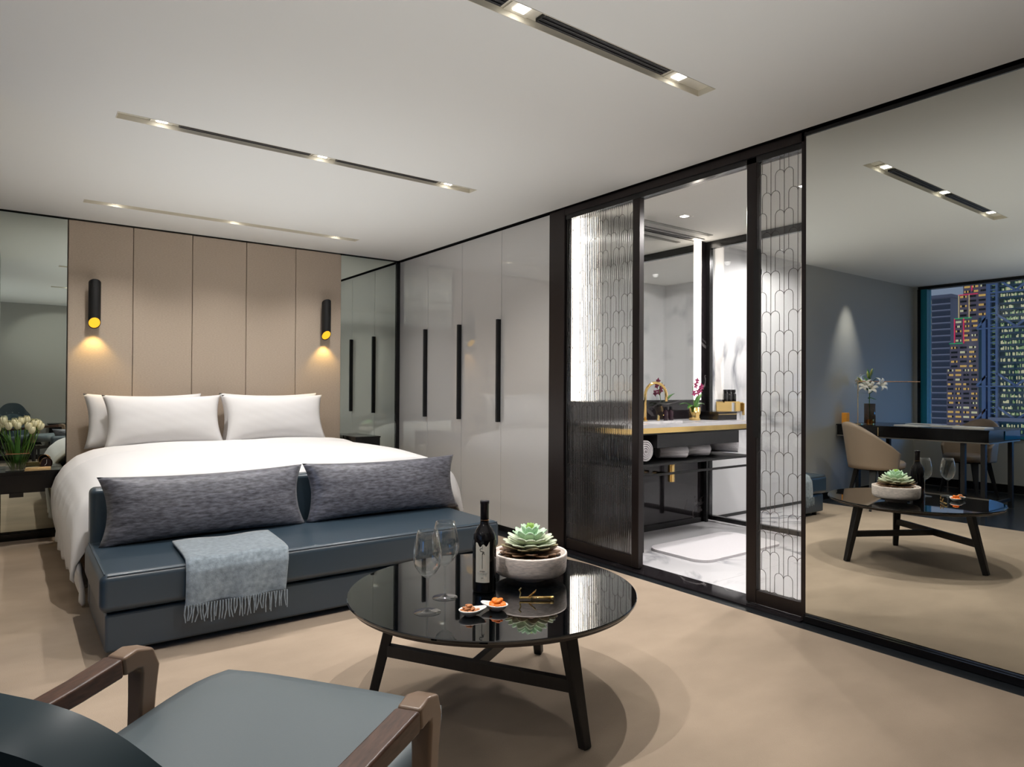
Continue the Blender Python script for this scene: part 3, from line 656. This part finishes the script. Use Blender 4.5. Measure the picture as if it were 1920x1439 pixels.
# ---- armchairs
def sweep(path,ws,hs,y1,y0):
    mb=MB(); n=len(path)
    for i,(x,z) in enumerate(path):
        a=path[max(i-1,0)]; b=path[min(i+1,n-1)]; dx,dz=b[0]-a[0],b[1]-a[1]; L=math.hypot(dx,dz); nx,nz=-dz/L,dx/L
        y=y0+(y1-y0)*i/(n-1); w,h=ws[i],hs[i]
        mb.v+=[(x-nx*h/2,y-w/2,z-nz*h/2),(x-nx*h/2,y+w/2,z-nz*h/2),(x+nx*h/2,y+w/2,z+nz*h/2),(x+nx*h/2,y-w/2,z+nz*h/2)]
        if i:
            k=4*(i-1)
            mb.f+=[(k+q,k+(q+1)%4,k+4+(q+1)%4,k+4+q) for q in range(4)]
    mb.f+=[(0,3,2,1),(4*n-4,4*n-3,4*n-2,4*n-1)]
    return mb
def armchair(name,label,loc,rz,tufted=False,k=1.0,group=None):
    """local +X = facing"""
    t=thing(name,label,'armchair',loc,rz,group)
    st=MB()
    def SP(u,v,top=True):
        x=-.30+.62*v; w=(.31+.0*v)*(1-.10*(2*v-1)**6)*(.86+.16*v); y=(u*2-1)*w
        return (x,y,.455-.035*(1-v)+.022*(1-(2*u-1)**4)*(1-(2*v-1)**6))
    g=MB().grid(SP,18,18); g.build('seat_cushion',M_leather2,t,smooth=True,solid=.09,off=-1,bevel=0)
    def BP(u,v):
        s=u*2-1; wv=.25; a=s*1.0
        zt=.36+ (.47)*v*(1-.34*abs(s)**2.6)*k
        y=wv*math.sin(a*1.15)/math.sin(1.15)*(1-.16*v*v)
        x=-.27-.16*v-.02 +.15*(1-math.cos(a*1.15))/(1-math.cos(1.15))*(1-.35*v)
        return (x,y,zt)
    bk_=MB().grid(BP,26,20).build('backrest',mat('shaded_teal_leather',(40,54,60),.4,spec=.4),t,smooth=True,solid=.075,off=0,bevel=0);  # teal leather, darkened in colour to stand for shade on the chair back
    md=bk_.modifiers.new('b','BEVEL'); md.width=.034; md.segments=4; md.limit_method='ANGLE'; md.angle_limit=math.radians(50)
    if tufted:
        for r_ in range(3):
            for c_ in range(5):
                p=BP(.2+.15*c_,.35+.2*r_); o=MB().lathe([(.001,.006),(.008,.003),(.01,0)],n=8).build('button',M_leather2,bk_)
                o.location=(p[0]+.042,p[1],p[2]); o.rotation_euler=(0,PI/2,0)
    for sg_ in (-1,1):
        y=sg_*.35
        ar=sweep([(-.38,.615),(-.2,.628),(-.05,.64),(.05,.650)],[.046,.05,.05,.05],[.03,.034,.038,.042],y,y*.93).build('armrest',M_walnut,t,bevel=.006,seg=2)
        sweep([(.051,.650),(.085,.655),(.112,.648),(.124,.62),(.120,.56),(.117,.50),(.117,.44)],[.05,.05,.049,.046,.042,.040,.042],[.042,.046,.05,.05,.044,.042,.044],y,y).build('arm_cap',M_tan,ar,bevel=.007,seg=2)
        MB().bar((.115,y,.44),(.15,y,0),.048,.05,.026,.028,upv=(1,0,0)).build('leg',M_wood,t,bevel=.004,seg=1)
        MB().bar((-.33,y*.93,.62),(-.42,y*.9,0),.042,.042,.024,.026,upv=(1,0,0)).build('leg',M_wood,t,bevel=.004,seg=1)
    MB().bar((.11,-.34,.36),(.11,.34,.36),.03,.04).bar((-.33,-.31,.33),(-.33,.31,.33),.03,.04).build('rail',M_wood,t)
    return t
AD=math.atan2(.57,.82)
armchair('armchair','grey-teal leather armchair with walnut arms in the foreground, left of the coffee table',(.34,1.345,0),AD)
armchair('tufted_armchair','button-tufted petrol armchair seen only in the mirror beside the headboard',(.0,-.12,0),PI/2,True,1.28)
# console seen in the mirror
co=thing('console','long low black console by the back wall, reflected behind the tulips','console',(1.35,-.4,0))
bx('cabinet',M_black,-.85,1.2,-.16,.16,.06,.60,co); bx('top',M_black,-.87,1.22,-.18,.18,.60,.62,co); bx('plinth',M_blackmat,-.8,1.15,-.12,.12,0,.06,co)

# ---------------------------------------------------------------- desk group (seen in the mirror)
dk=thing('desk','long black lacquer desk standing against the grey wall near the window','desk',(-1.3,3.26,0))
bx('desktop',M_black,-.46,.44,-.77,.775,.845,.86,dk); bx('desk_body',M_black,-.45,.43,-.76,.77,.735,.844,dk)
bx('trim',mat('grey_metal_trim',(120,115,108),.4,metal=.6),-.452,.434,-.764,.77,.722,.734,dk)
d_=bx('drawer',M_black,.431,.436,-.74,.30,.745,.84,dk); bx('handle',M_brass,.437,.44,.296,.305,.745,.84,d_)
bx('end_panel',mat('teal_glass',(10,90,130),.1),-.44,.0,-.768,-.761,.745,.84,dk)
for sx,sy in ((.38,-.70),(-.38,-.70),(.38,.55),(-.38,.55),(.38,-.52)): bx('leg',M_blackmat,sx-.025,sx+.025,sy-.02,sy+.02,0,.722,dk)
bx('stretcher',M_blackmat,-.38,.38,-.71,-.69,.08,.11,dk)
def dchair(name,label,loc,rz):
    t=thing(name,label,'chair',loc,rz,'beige chairs at the desk')   # local +X facing
    def P(u,v):
        s=u*2-1; a=s*1.9; c=math.cos(a)
        top=.50+.42*(max(0,(1+c)/2))**1.3; z=.43+(top-.43)*v
        r=1+.10*v; x=-(.25*c)*r-.02-.05*v*max(0,c); y=.25*math.sin(a)*r
        return (x,y,z)
    MB().grid(P,32,12).build('backrest_shell',M_beige,t,smooth=True,solid=.028,off=0)
    s_=MB().lathe([(.001,.43),(.23,.43),(.245,.45),(.245,.49),(.225,.51),(.001,.515)],n=32,cap=False); s_.v=[(v[0]*1.02+.02,v[1],v[2]) for v in s_.v]
    s_.build('seat',M_beige,t,smooth=True)
    MB().lathe([(.001,.41),(.2,.41),(.22,.43),(.001,.43)],n=24,cap=False).build('seat_base',M_blackmat,t)
    for sx,sy in ((1,1),(1,-1),(-1,1),(-1,-1)): MB().bar((sx*.14,sy*.14,.42),(sx*.22,sy*.21,0),.07,.045,.022,.022,upv=(sx,sy,0)).build('leg',M_wood,t,bevel=.003,seg=1)
    return t
c1=dchair('desk_chair','beige leather shell chair on the room side of the desk',(-.50,3.40,0),PI+.55)
c2=dup(c1,(-2.15,3.12,0),.15,'beige leather shell chair behind the desk near the window'); c2['group']='beige chairs at the desk'
DZ=.86
vz=thing('lily_vase','tall smoked glass vase with gold base holding white lilies on the desk','vase',(-1.18,3.80,DZ))
MB().lathe([(.062,.005),(.062,.24),(.058,.24),(.058,.01),(.001,.01)],n=32).build('vase_body',glassmat('smoked_glass',(.72,.62,.54)),vz,smooth=True)
MB().lathe([(.045,0),(.045,.055),(.001,.055)],n=24).build('base',M_gold,vz)
ly=thing('lily','white lily spray with buds and leaves standing in the desk vase','flower',(-1.18,3.80,DZ+.056))
MB().tube([(0,0,0),(.01,.0,.2),(0,0,.36),(0,0,.50)],.005,6).build('stem',M_stem,ly)
M_lily=mat('white_lily_petal',(240,236,226),.5)
for (dx,dy,dz,tx,ty) in ((.05,-.02,.36,.7,-.9),(.0,-.11,.40,.3,-1.3),(-.03,.10,.44,-.1,1.2),(.03,.02,.38,.9,.2)):
    MB().tube([(0,0,dz-.1),(dx,dy,dz)],.003,5).build('stalk',M_stem,ly)
    ctr=Vector((dx,dy,dz)); q=Vector((tx,ty,.6)).to_track_quat('Z','Y')
    for s in range(6):
        an=2*PI*s/6
        def P(u,v,an=an):
            r=.012+.085*v**1.2; w=.020*math.sin(PI*(.08+.9*v)); z=.06*math.sin(v*1.9)-.03*v**4
            return (r*math.cos(an)-math.sin(an)*(u-.5)*2*w,r*math.sin(an)+math.cos(an)*(u-.5)*2*w,z)
        o=MB().grid(P,4,8).build('petal',M_lily,ly,smooth=True,solid=.0015,off=0); o.location=ctr; o.rotation_mode='QUATERNION'; o.rotation_quaternion=q
for (an,z,L,el) in ((2.0,.46,.14,1.3),(-2.2,.46,.15,1.25),(1.6,.38,.17,.4),(1.3,.30,.13,.1),(-1.7,.42,.12,.7),(.2,.33,.12,.5),(1.9,.42,.13,.75),(-1.2,.26,.1,-.3),(2.6,.26,.1,-.2)):
    def P(u,v):
        w=.017*math.sin(PI*(.05+.93*v)); r=L*v*math.cos(el); 
        return (r*math.cos(an)-math.sin(an)*(u-.5)*2*w,r*math.sin(an)+math.cos(an)*(u-.5)*2*w,z+L*v*math.sin(el))
    MB().grid(P,3,7).build('leaf',M_leafg,ly,smooth=True,solid=.001,off=0)
for (p0,p1) in (((.0,.06,.42),(.0,.15,.50)),((0,-.0,.5),(.0,-.03,.60)),((0,.02,.48),(0,.03,.57))):
    a,b=Vector(p0),Vector(p1); MB().tube([a,a.lerp(b,.3),a.lerp(b,.7),b],[.004,.011,.011,.002],8).build('bud',mat('lily_bud',(170,176,96),.5),ly,smooth=True)
lp=thing('desk_lamp','thin bronze desk lamp with a long horizontal arm beside the vase','lamp',(-1.02,3.86,DZ))
MB().lathe([(.05,0),(.05,.008),(.001,.008)],n=24).build('base',M_brass,lp); MB().tube([(0,0,.008),(0,0,.50)],.005,8).build('pole',M_brass,lp)
MB().tube([(.0,0,.50),(-.62,-.42,.50)],.005,8).build('arm',M_copper,lp)
cn=thing('amber_candle','amber square candle holder at the wall end of the desk','candle',(-.97,3.98,DZ))
bx('holder',mat('amber_glass',(196,120,30),.3,emit=((1,.5,.08),.12)),-.035,.035,-.03,.03,0,.13,cn,bevel=.003,seg=1); MB().tube([(0,0,.13),(0,0,.14)],.001,4).build('wick',M_black,cn)
pap=[(-1.15,3.32,.3,'white notepad lying on the desk nearest the room side',M_paper),(-1.35,3.05,-.2,'blue-lit open magazine on the desk',M_paper),(-1.5,3.35,.1,'folder at the window side of the desk',mat('folder_grey',(120,130,140),.5)),(-1.2,2.75,.05,'flat document at the free end of the desk',M_paper)]
for k,(x,y,r_,l_,m_) in enumerate(pap):
    o=thing('document',l_,'paper',(x,y,DZ),r_,'papers on the desk'); bx('cover',m_,-.11,.11,-.15,.15,0,.004+.002*k,o); bx('pages',M_paper,-.105,.105,-.145,.145,.0041+.002*k,.009+.002*k,o)

# ---------------------------------------------------------------- bathroom fittings
vn=thing('vanity','bathroom vanity with marble counter, gold edge band and black shelf frame','vanity',(4.5,3.77,0))
def vb(n_,m_,x0,x1,y0,y1,z0,z1,p=None,**k): return bx(n_,m_,x0-4.5,x1-4.5,y0-3.77,y1-3.77,z0,z1,p or vn,**k)
ctp=MB()
for (x0,x1,y0,y1) in ((3.69,4.1,3.5,4.028),(4.1,4.75,3.5,3.56),(4.1,4.75,3.84,4.028),(4.75,5.32,3.5,4.028)): ctp.box(x0-4.5,x1-4.5,y0-3.77,y1-3.77,.953,.98)
ctp.build('countertop',M_wmarb,vn)
vb('gold_band',M_gold,3.692,5.318,3.497,3.51,.912,.953); vb('gold_band',M_gold,3.687,3.70,3.51,4.02,.912,.953)
vb('basin',M_white,4.1,4.75,3.56,3.84,.90,.945)
vb('under_counter',M_blackmat,3.70,5.31,3.512,4.02,.90,.952 if False else .911)
dd=vb('drawer',M_blackmat,4.03,5.09,3.503,3.95,.795,.899)
vb('shelf',M_blackmat,3.70,5.31,3.51,4.02,.655,.672); vb('back_panel',M_blackmat,3.70,5.31,4.0,4.02,.672,.90)
vb('rail',M_blackmat,3.70,5.31,3.512,3.53,.575,.592)
for x in (3.70,3.86,5.27):
    vb('leg',M_blackmat,x,x+.03,3.512,3.542,0,.655)
    vb('leg',M_blackmat,x,x+.03,3.98,4.01,0,.655)
sm=thing('vanity_mirror','large frameless bathroom mirror with lit vertical edges above the vanity','mirror',(4.45,4.03,0))
MB().box(-.73,.665,-.02,-.001,1.158,H-.01).build('mirror_glass',mat('bath_mirror',(.80,.81,.80),0,metal=1),sm)
MB().box(.668,.775,-.02,-.001,1.158,H-.01).build('led_strip',M_led,sm); MB().box(-.86,-.733,-.02,-.001,1.158,H-.01).build('led_strip',M_led,sm)
fa=thing('faucet','tall arched polished gold faucet at the washbasin','faucet',(4.33,3.9,.98))
MB().tube([(0,0,0),(0,0,.22)]+[(.0+.10*(1-math.cos(t)),-.0-.03*(1-math.cos(t)),.22+.11*math.sin(t)) for t in [PI*i/12 for i in range(1,13)]]+[(.2,-.06,.17)],.012,12).build('spout',M_gold,fa,smooth=True)
MB().lathe([(.022,0),(.022,.012)],n=20).build('base',M_gold,fa)
h_=MB().lathe([(.014,0),(.014,.05)],(.2,.03,0),16).build('handle',M_gold,fa)
MB().bar((.2,.03,.045),(.2,-.03,.05),.01,.008).build('lever',M_gold,h_)
for k,x in enumerate((4.63,4.70)):
    a_=thing('amenity_bottle',('small dark amenity bottle behind the basin, left of its pair','small dark amenity bottle behind the basin, right of its pair')[k],'bottle',(x,3.93,.98),group='amenity bottles on the vanity')
    MB().lathe([(.022,0),(.024,.005),(.024,.08),(.012,.09),(.012,.095)],n=20).build('bottle_body',mat('plum_bottle',(40,24,32),.1),a_,smooth=True); MB().lathe([(.016,.095),(.016,.12)],n=16).build('cap',M_black,a_)
oc=thing('orchid_pot','small purple orchid in a gold cube pot on the vanity','potted plant',(4.89,3.82,.98))
MB().lathe([(.048,0),(.05,.005),(.05,.115),(.045,.115),(.044,.1),(.001,.1)],n=32).build('pot',M_gold,oc,smooth=True)
MB().tube([(0,0,.1),(-.02,0,.2),(-.03,0,.30),(.02,-.01,.34)],.003,6).build('stem',M_stem,oc)
for (an,L,el) in ((2.9,.17,.25),(.25,.2,.75),(.1,.16,.25),(3.3,.12,.05)):
    def P(u,v):
        w=.024*math.sin(PI*(.1+.86*v)); r=L*v*math.cos(el); return (r*math.cos(an)-math.sin(an)*(u-.5)*2*w,r*math.sin(an)+math.cos(an)*(u-.5)*2*w,.1+L*v*math.sin(el)+.03*math.sin(PI*v))
    MB().grid(P,4,8).build('leaf',M_leafg,oc,smooth=True,solid=.003,off=0)
for k,(x,z) in enumerate(((-.03,.31),(-.05,.24),(.03,.27),(.05,.30),(-.01,.35),(.0,.25))):
    fl_=MB()
    for s in range(5):
        an=2*PI*s/5+k
        fl_.add([(0,0,0),(.022*math.cos(an-.55),-.006,.022*math.sin(an-.55)),(.036*math.cos(an),-.003,.036*math.sin(an)),(.022*math.cos(an+.55),-.006,.022*math.sin(an+.55))],[(0,1,2,3)])
    o=fl_.build('blossom',mat('orchid_purple',(128,22,74),.5),oc,solid=.003,off=0); o.location=(x,-.03,z)
tb=thing('toiletry_box','flat dark lacquer box with gold line at the right of the vanity','box',(5.17,3.8,.98))
bx('box_body',M_black,-.14,.13,-.13,.12,0,.06,tb); bx('gold_line',M_gold,-.141,.131,-.132,-.1301,.05,.056,tb); bx('lid',M_black,-.142,.132,-.132,.122,.061,.075,tb)
tp=thing('tap','gold bottle trap below the vanity shelf','pipe',(4.55,3.8,0))
MB().lathe([(.03,.46),(.03,.62)],n=20).lathe([(.016,.62),(.016,.654)],n=14).build('trap_body',M_gold,tp,smooth=False); MB().tube([(0,0,.52),(0,.2,.52)],.014,10).build('waste_pipe',M_gold,tp); MB().lathe([(.032,.535),(.032,.545)],n=20).build('ring',M_copper,tp)
M_towel=mat('white_terry_towel',(226,222,224),.95,bump=(160,.7,.006))
def towel(loc,r,L,rz,label,sy=.85):
    t=thing('rolled_towel',label,'towel',loc,rz,'rolled white towels on the vanity shelf')
    mb=MB(); turns=4.5; n=int(turns*22)
    def P(u,v): 
        a=u*turns*2*PI; rr=r*(.12+.88*u); return (rr*math.cos(a),(v-.5)*L,r*sy+rr*math.sin(a)*sy)
    mb.grid(P,n,2); mb.build('towel_roll',M_towel,t,smooth=True,solid=r*.11,off=0)
    return t
ZS=.672
towel((3.93,3.68,ZS+.014),.085,.30,0,'large rolled white towel at the left end of the vanity shelf, spiral end showing',1)
towel((4.36,3.64,ZS+.012),.062,.25,1.15,'small rolled white towel in the middle of the shelf, left one')
towel((4.68,3.66,ZS+.012),.062,.25,1.15,'small rolled white towel in the middle of the shelf, right one')
towel((5.12,3.70,ZS+.014),.085,.28,.5,'large rolled white towel at the right end of the vanity shelf',1)
bmx=MB(); 
def mp(u,v):
    return ((u-.5),(v-.5),0)
mt=bx('bath_mat',M_towel,-.52,.52,-.28,.28,0,.018); mt.location=(4.50,3.30,.001); prop(mt,'white towelling bath mat on the marble floor before the vanity','bath mat')
vtx=mt.data
md=mt.modifiers.new('c','BEVEL'); md.width=.1; md.segments=6; md.limit_method='VGROUP'
vg=mt.vertex_groups.new(name='c'); vg.add(list(range(8)),1,'ADD'); md.vertex_group='c'; md.affect='EDGES'
bm=bmesh.new(); bm.from_mesh(mt.data)
es=[e for e in bm.edges if abs(e.verts[0].co.z-e.verts[1].co.z)>.01]; bmesh.ops.bevel(bm,geom=es,offset=.12,segments=6,affect='EDGES',profile=.5); bm.to_mesh(mt.data); bm.free(); mt.modifiers.clear()
sh=thing('shower_ledge','gold rail ledge holding toiletries on the shower marble wall','shelf',(5.62,4.03,1.06))
bx('ledge',M_gold,-.14,.10,-.10,-.002,.07,.08,sh); bx('gold_plate',M_gold,-.14,.10,-.012,-.002,-.02,.07,sh); bx('hook_plate',M_gold,.16,.28,-.02,-.002,-.02,.07,sh); bx('hook',M_gold,.26,.275,-.04,-.02,-.06,.06,sh)
for k in range(3):
    s_=thing('shower_bottle','small black toiletry bottle on the gold shower ledge','bottle',(5.56+.065*k,3.98,1.14),group='black bottles in the shower')
    s_['label']=('left black toiletry bottle on the gold shower ledge','middle black toiletry bottle on the gold shower ledge','right black toiletry bottle on the gold shower ledge')[k]
    MB().lathe([(.026,0),(.028,.005),(.028,.07),(.014,.085)],n=18).build('bottle_body',M_blackleaf,s_,smooth=True); MB().lathe([(.022,.085),(.022,.115)],n=16).build('cap',M_black,s_)
sr=thing('shower_rail','gold shower riser rail with hand shower on the marble wall','shower',(6.02,4.0,1.2))
MB().tube([(0,0,0),(0,0,1.0)],.012,10).build('rail',M_gold,sr); bx('bracket',M_gold,-.03,.05,-.03,.028,.98,1.02,sr); MB().tube([(.04,-.04,.75),(.04,-.07,.95)],.014,8).build('hand_shower',M_gold,sr)

# ---------------------------------------------------------------- city beyond the window
K=3.0
def cy(y,z): return (y*K,1.25+(z-1.25)*K)
XC=6.93-K*126.93
rc=random.Random(21)
def emat(n,c,s): return mat(n,(.02,.02,.02),.6,emit=(c,s))
M_w=[emat('lit_window_amber',(1,.55,.14),.75),emat('lit_window_cream',(1,.85,.5),.7),emat('lit_window_green',(.75,1,.45),.35),mat('dark_window',(14,16,20),.3)]
def tower(name,label,m,tiers,cols_,fh,winprob,wm,depth=26,wh=.42,zb=-40):
    t=thing(name,label,'building',(XC,0,0))
    out=[MB() for _ in M_w]
    for (ya,yb,zt_,zb_) in tiers:
        (Ya,Zt),(Yb,Zb)=cy(ya,zt_),cy(yb,zb_)
        off=0 if zb_<5 else .0
        MB().box(-depth,0,min(Ya,Yb),max(Ya,Yb),Zb,Zt).build('block',m,t)
        lo,hi=min(Ya,Yb),max(Ya,Yb); nc=max(1,round((hi-lo)/cols_)); cw=(hi-lo)/nc
        z=Zb+.3
        while z<Zt-fh*.6:
            for c_ in range(nc):
                p=rc.random(); k=rc.choices(range(4),wm)[0]
                # each bay is split into window panes
                npn=4; 
                for q in range(npn):
                    kk=k if rc.random()<.7 else 3
                    a0_=lo+cw*(c_+.14+.72*q/npn); out[kk].box(.0,.12,a0_+.03,a0_+cw*.72/npn-.03,z+fh*.25,z+fh*(.25+wh))
            z+=fh
    for k,o_ in enumerate(out):
        if o_.v: ob=o_.build(('amber_windows','cream_windows','green_windows','dark_windows')[k],M_w[k],t,kind='stuff')
    return t
M_bA=mat('grey_office_facade',(150,150,165),.7); M_bB=mat('brown_granite_facade',(165,145,155),.8); M_bC=mat('steel_blue_facade',(125,150,190),.6)
ta=tower('office_tower','grey office tower with pale horizontal bands at the left of the window view','grey',[],6,3,1,(1,1,1,1)) if False else None
A=thing('office_tower','grey office tower with pale bands, leftmost in the window view','building',(XC-30,0,0))
def cyA(y,z): s=(XC-30-6.93)/(-126.93); return (y*s,1.25+(z-1.25)*s)
(ya,zt_),(yb,_)=cyA(50.2,17.2),cyA(46.3,16)
MB().box(-30,0,yb,ya+20,-60,zt_).build('block',M_bA,A); MB().box(-31,1.0,yb-1,ya+20,zt_,zt_+1.6).build('roof_slab',M_bA,A)
wa=MB(); wbk=MB()
fl_z=zt_-3.6; nfl=0
while fl_z>-30:
    bx('floor_band',mat('pale_band',(215,212,225),.7),0,.4,yb,ya-3.5,fl_z,fl_z+.5,A)
    wbk.box(0,.1,yb,ya-3.5,fl_z+.55,fl_z+3.0)
    for q in range(16):
        if rc.random()<.62: wa.box(0.1,.2,ya-3.2+q*.45,ya-3.2+q*.45+.35,fl_z+.5,fl_z+2.6)
    fl_z-=3.5; nfl+=1
wa.build('lit_windows',M_w[1],A,kind='stuff'); wbk.build('window_bands',mat('dark_glass_band',(90,96,112),.5),A)
Bt=tower('stepped_tower','brown stepped tower edged in red and green neon','x',[(44.4,40.9,26,17.3),],3,2.3,1,(5,2,0,3)) if False else None
tB=tower('stepped_tower','brown stepped tower with red and green neon edges in the window view',M_bB,[(44.4,40.9,30,17.35),(45.03,41.0,17.35,13.45),(45.66,41.02,13.45,9.3),(46.38,41.04,9.3,5.0),(46.86,41.06,5.0,-12)],3.6,2.33,1,(5,2,0,3))
def neon(m_,pa,pb,parent,t=.28):
    (y0,z0),(y1,z1)=cy(*pa),cy(*pb); MB().box(.1,.5,min(y0,y1)-t/2,max(y0,y1)+t/2,min(z0,z1)-t/2,max(z0,z1)+t/2).build('neon_line',m_,parent)
NR=emat('neon_red',(1,.03,.12),1.0); NG=emat('neon_green',(.03,.9,.25),.6); NY=emat('neon_warm',(1,.7,.35),.7)
neon(NR,(45.03,17.35),(42.3,17.35),tB); neon(NY,(45.03,17.35),(45.03,13.5),tB); neon(NY,(43.5,17.35),(43.5,13.5),tB); neon(NG,(45.66,13.45),(43.2,13.45),tB)
neon(NR,(45.66,13.45),(45.66,9.4),tB); neon(NR,(44.3,13.45),(44.3,9.3),tB); neon(NG,(46.38,9.3),(44.5,9.3),tB); neon(NR,(43.1,19.7),(43.1,17.9),tB)
tC=thing('steel_truss_tower','blue-grey steel truss office tower at the right of the window view','building',(XC+60,0,0))
sC=(XC+60-6.93)/(-126.93)
def cyC(y,z): return (y*sC,1.25+(z-1.25)*sC)
def cb(n_,m_,y0,y1,z0,z1,x0=-20,x1=0,**k): (a,c_),(b,d_)=cyC(y0,z0),cyC(y1,z1); return bx(n_,m_,x0,x1,min(a,b),max(a,b),min(c_,d_),max(c_,d_),tC,**k)
M_cg=mat('teal_glass_facade',(50,96,108),.4)
cb('glass_block',M_cg,42.32,28,-12,13.4,-30,-1); cb('glass_block',M_cg,41.0,28,13.4,32,-30,-2)
cb('mast',M_bC,41.6,41.05,-12,13.5,-1,1.2); cb('mast',M_bC,40.75,40.4,-12,32,-1,1.2); cb('mast',M_bC,39.7,39.4,-12,32,-1,1.2); cb('mast',M_bC,41.0,40.75,13,32,-1,1.0)
z=-10
while z<30:
    cb('ladder_rung',M_bC,40.6,39.5,z,z+.22,-1,1); z+=.95
cwn=[MB(),MB()]
z=-9.5
while z<28:
    (a,c_)=cyC(39.3,z); 
    cb('floor_slab',mat('slab_blue',(70,104,124),.6),39.3,30,z,z+.3,-1,.3)
    prevk=0
    yy=39.2
    while yy>31:
        if rc.random()<.55:
            (p,q)=cyC(yy,z+.35); (r_,s_)=cyC(yy-.12,z+.35+rc.uniform(.25,.55)); cwn[0 if rc.random()<.6 else 1].box(-.9,-.6,min(p,r_),max(p,r_),q,s_)
        yy-=.16
    yy=40.3
    for q_ in range(3):
        if rc.random()<.6:
            (p,q)=cyC(40.3-.2*q_,z+.35); (r_,s_)=cyC(40.18-.2*q_,z+.8); cwn[1].box(-.9,-.6,min(p,r_),max(p,r_),q,s_)
    z+=.95
cwn[0].build('cream_windows',M_w[1],tC,kind='stuff'); cwn[1].build('green_windows',M_w[2],tC,kind='stuff')
for zc in (11.6,2.2,-3.2,17.3):
    cb('truss_chord',M_bC,42.3 if zc<13 else 40.9,30,zc-.22,zc,-1,1.4)
    for (y0,z0,y1,z1) in ((42.3,zc,41.0,zc+1.6),(39.5,zc+2.0,37.0,zc),(37.0,zc,34.5,zc+2.0)):
        if zc>13 and y0>42: continue
        (a,c_),(b,d_)=cyC(y0,z0),cyC(y1,z1); MB().bar((.8,a,c_),(.8,b,d_),.8,.8).build('truss_brace',M_bC,tC)
cb('sky_beam',mat('grey_beam',(170,172,186),.6),40.6,30,-3.5,-2.9,-1,2.0)
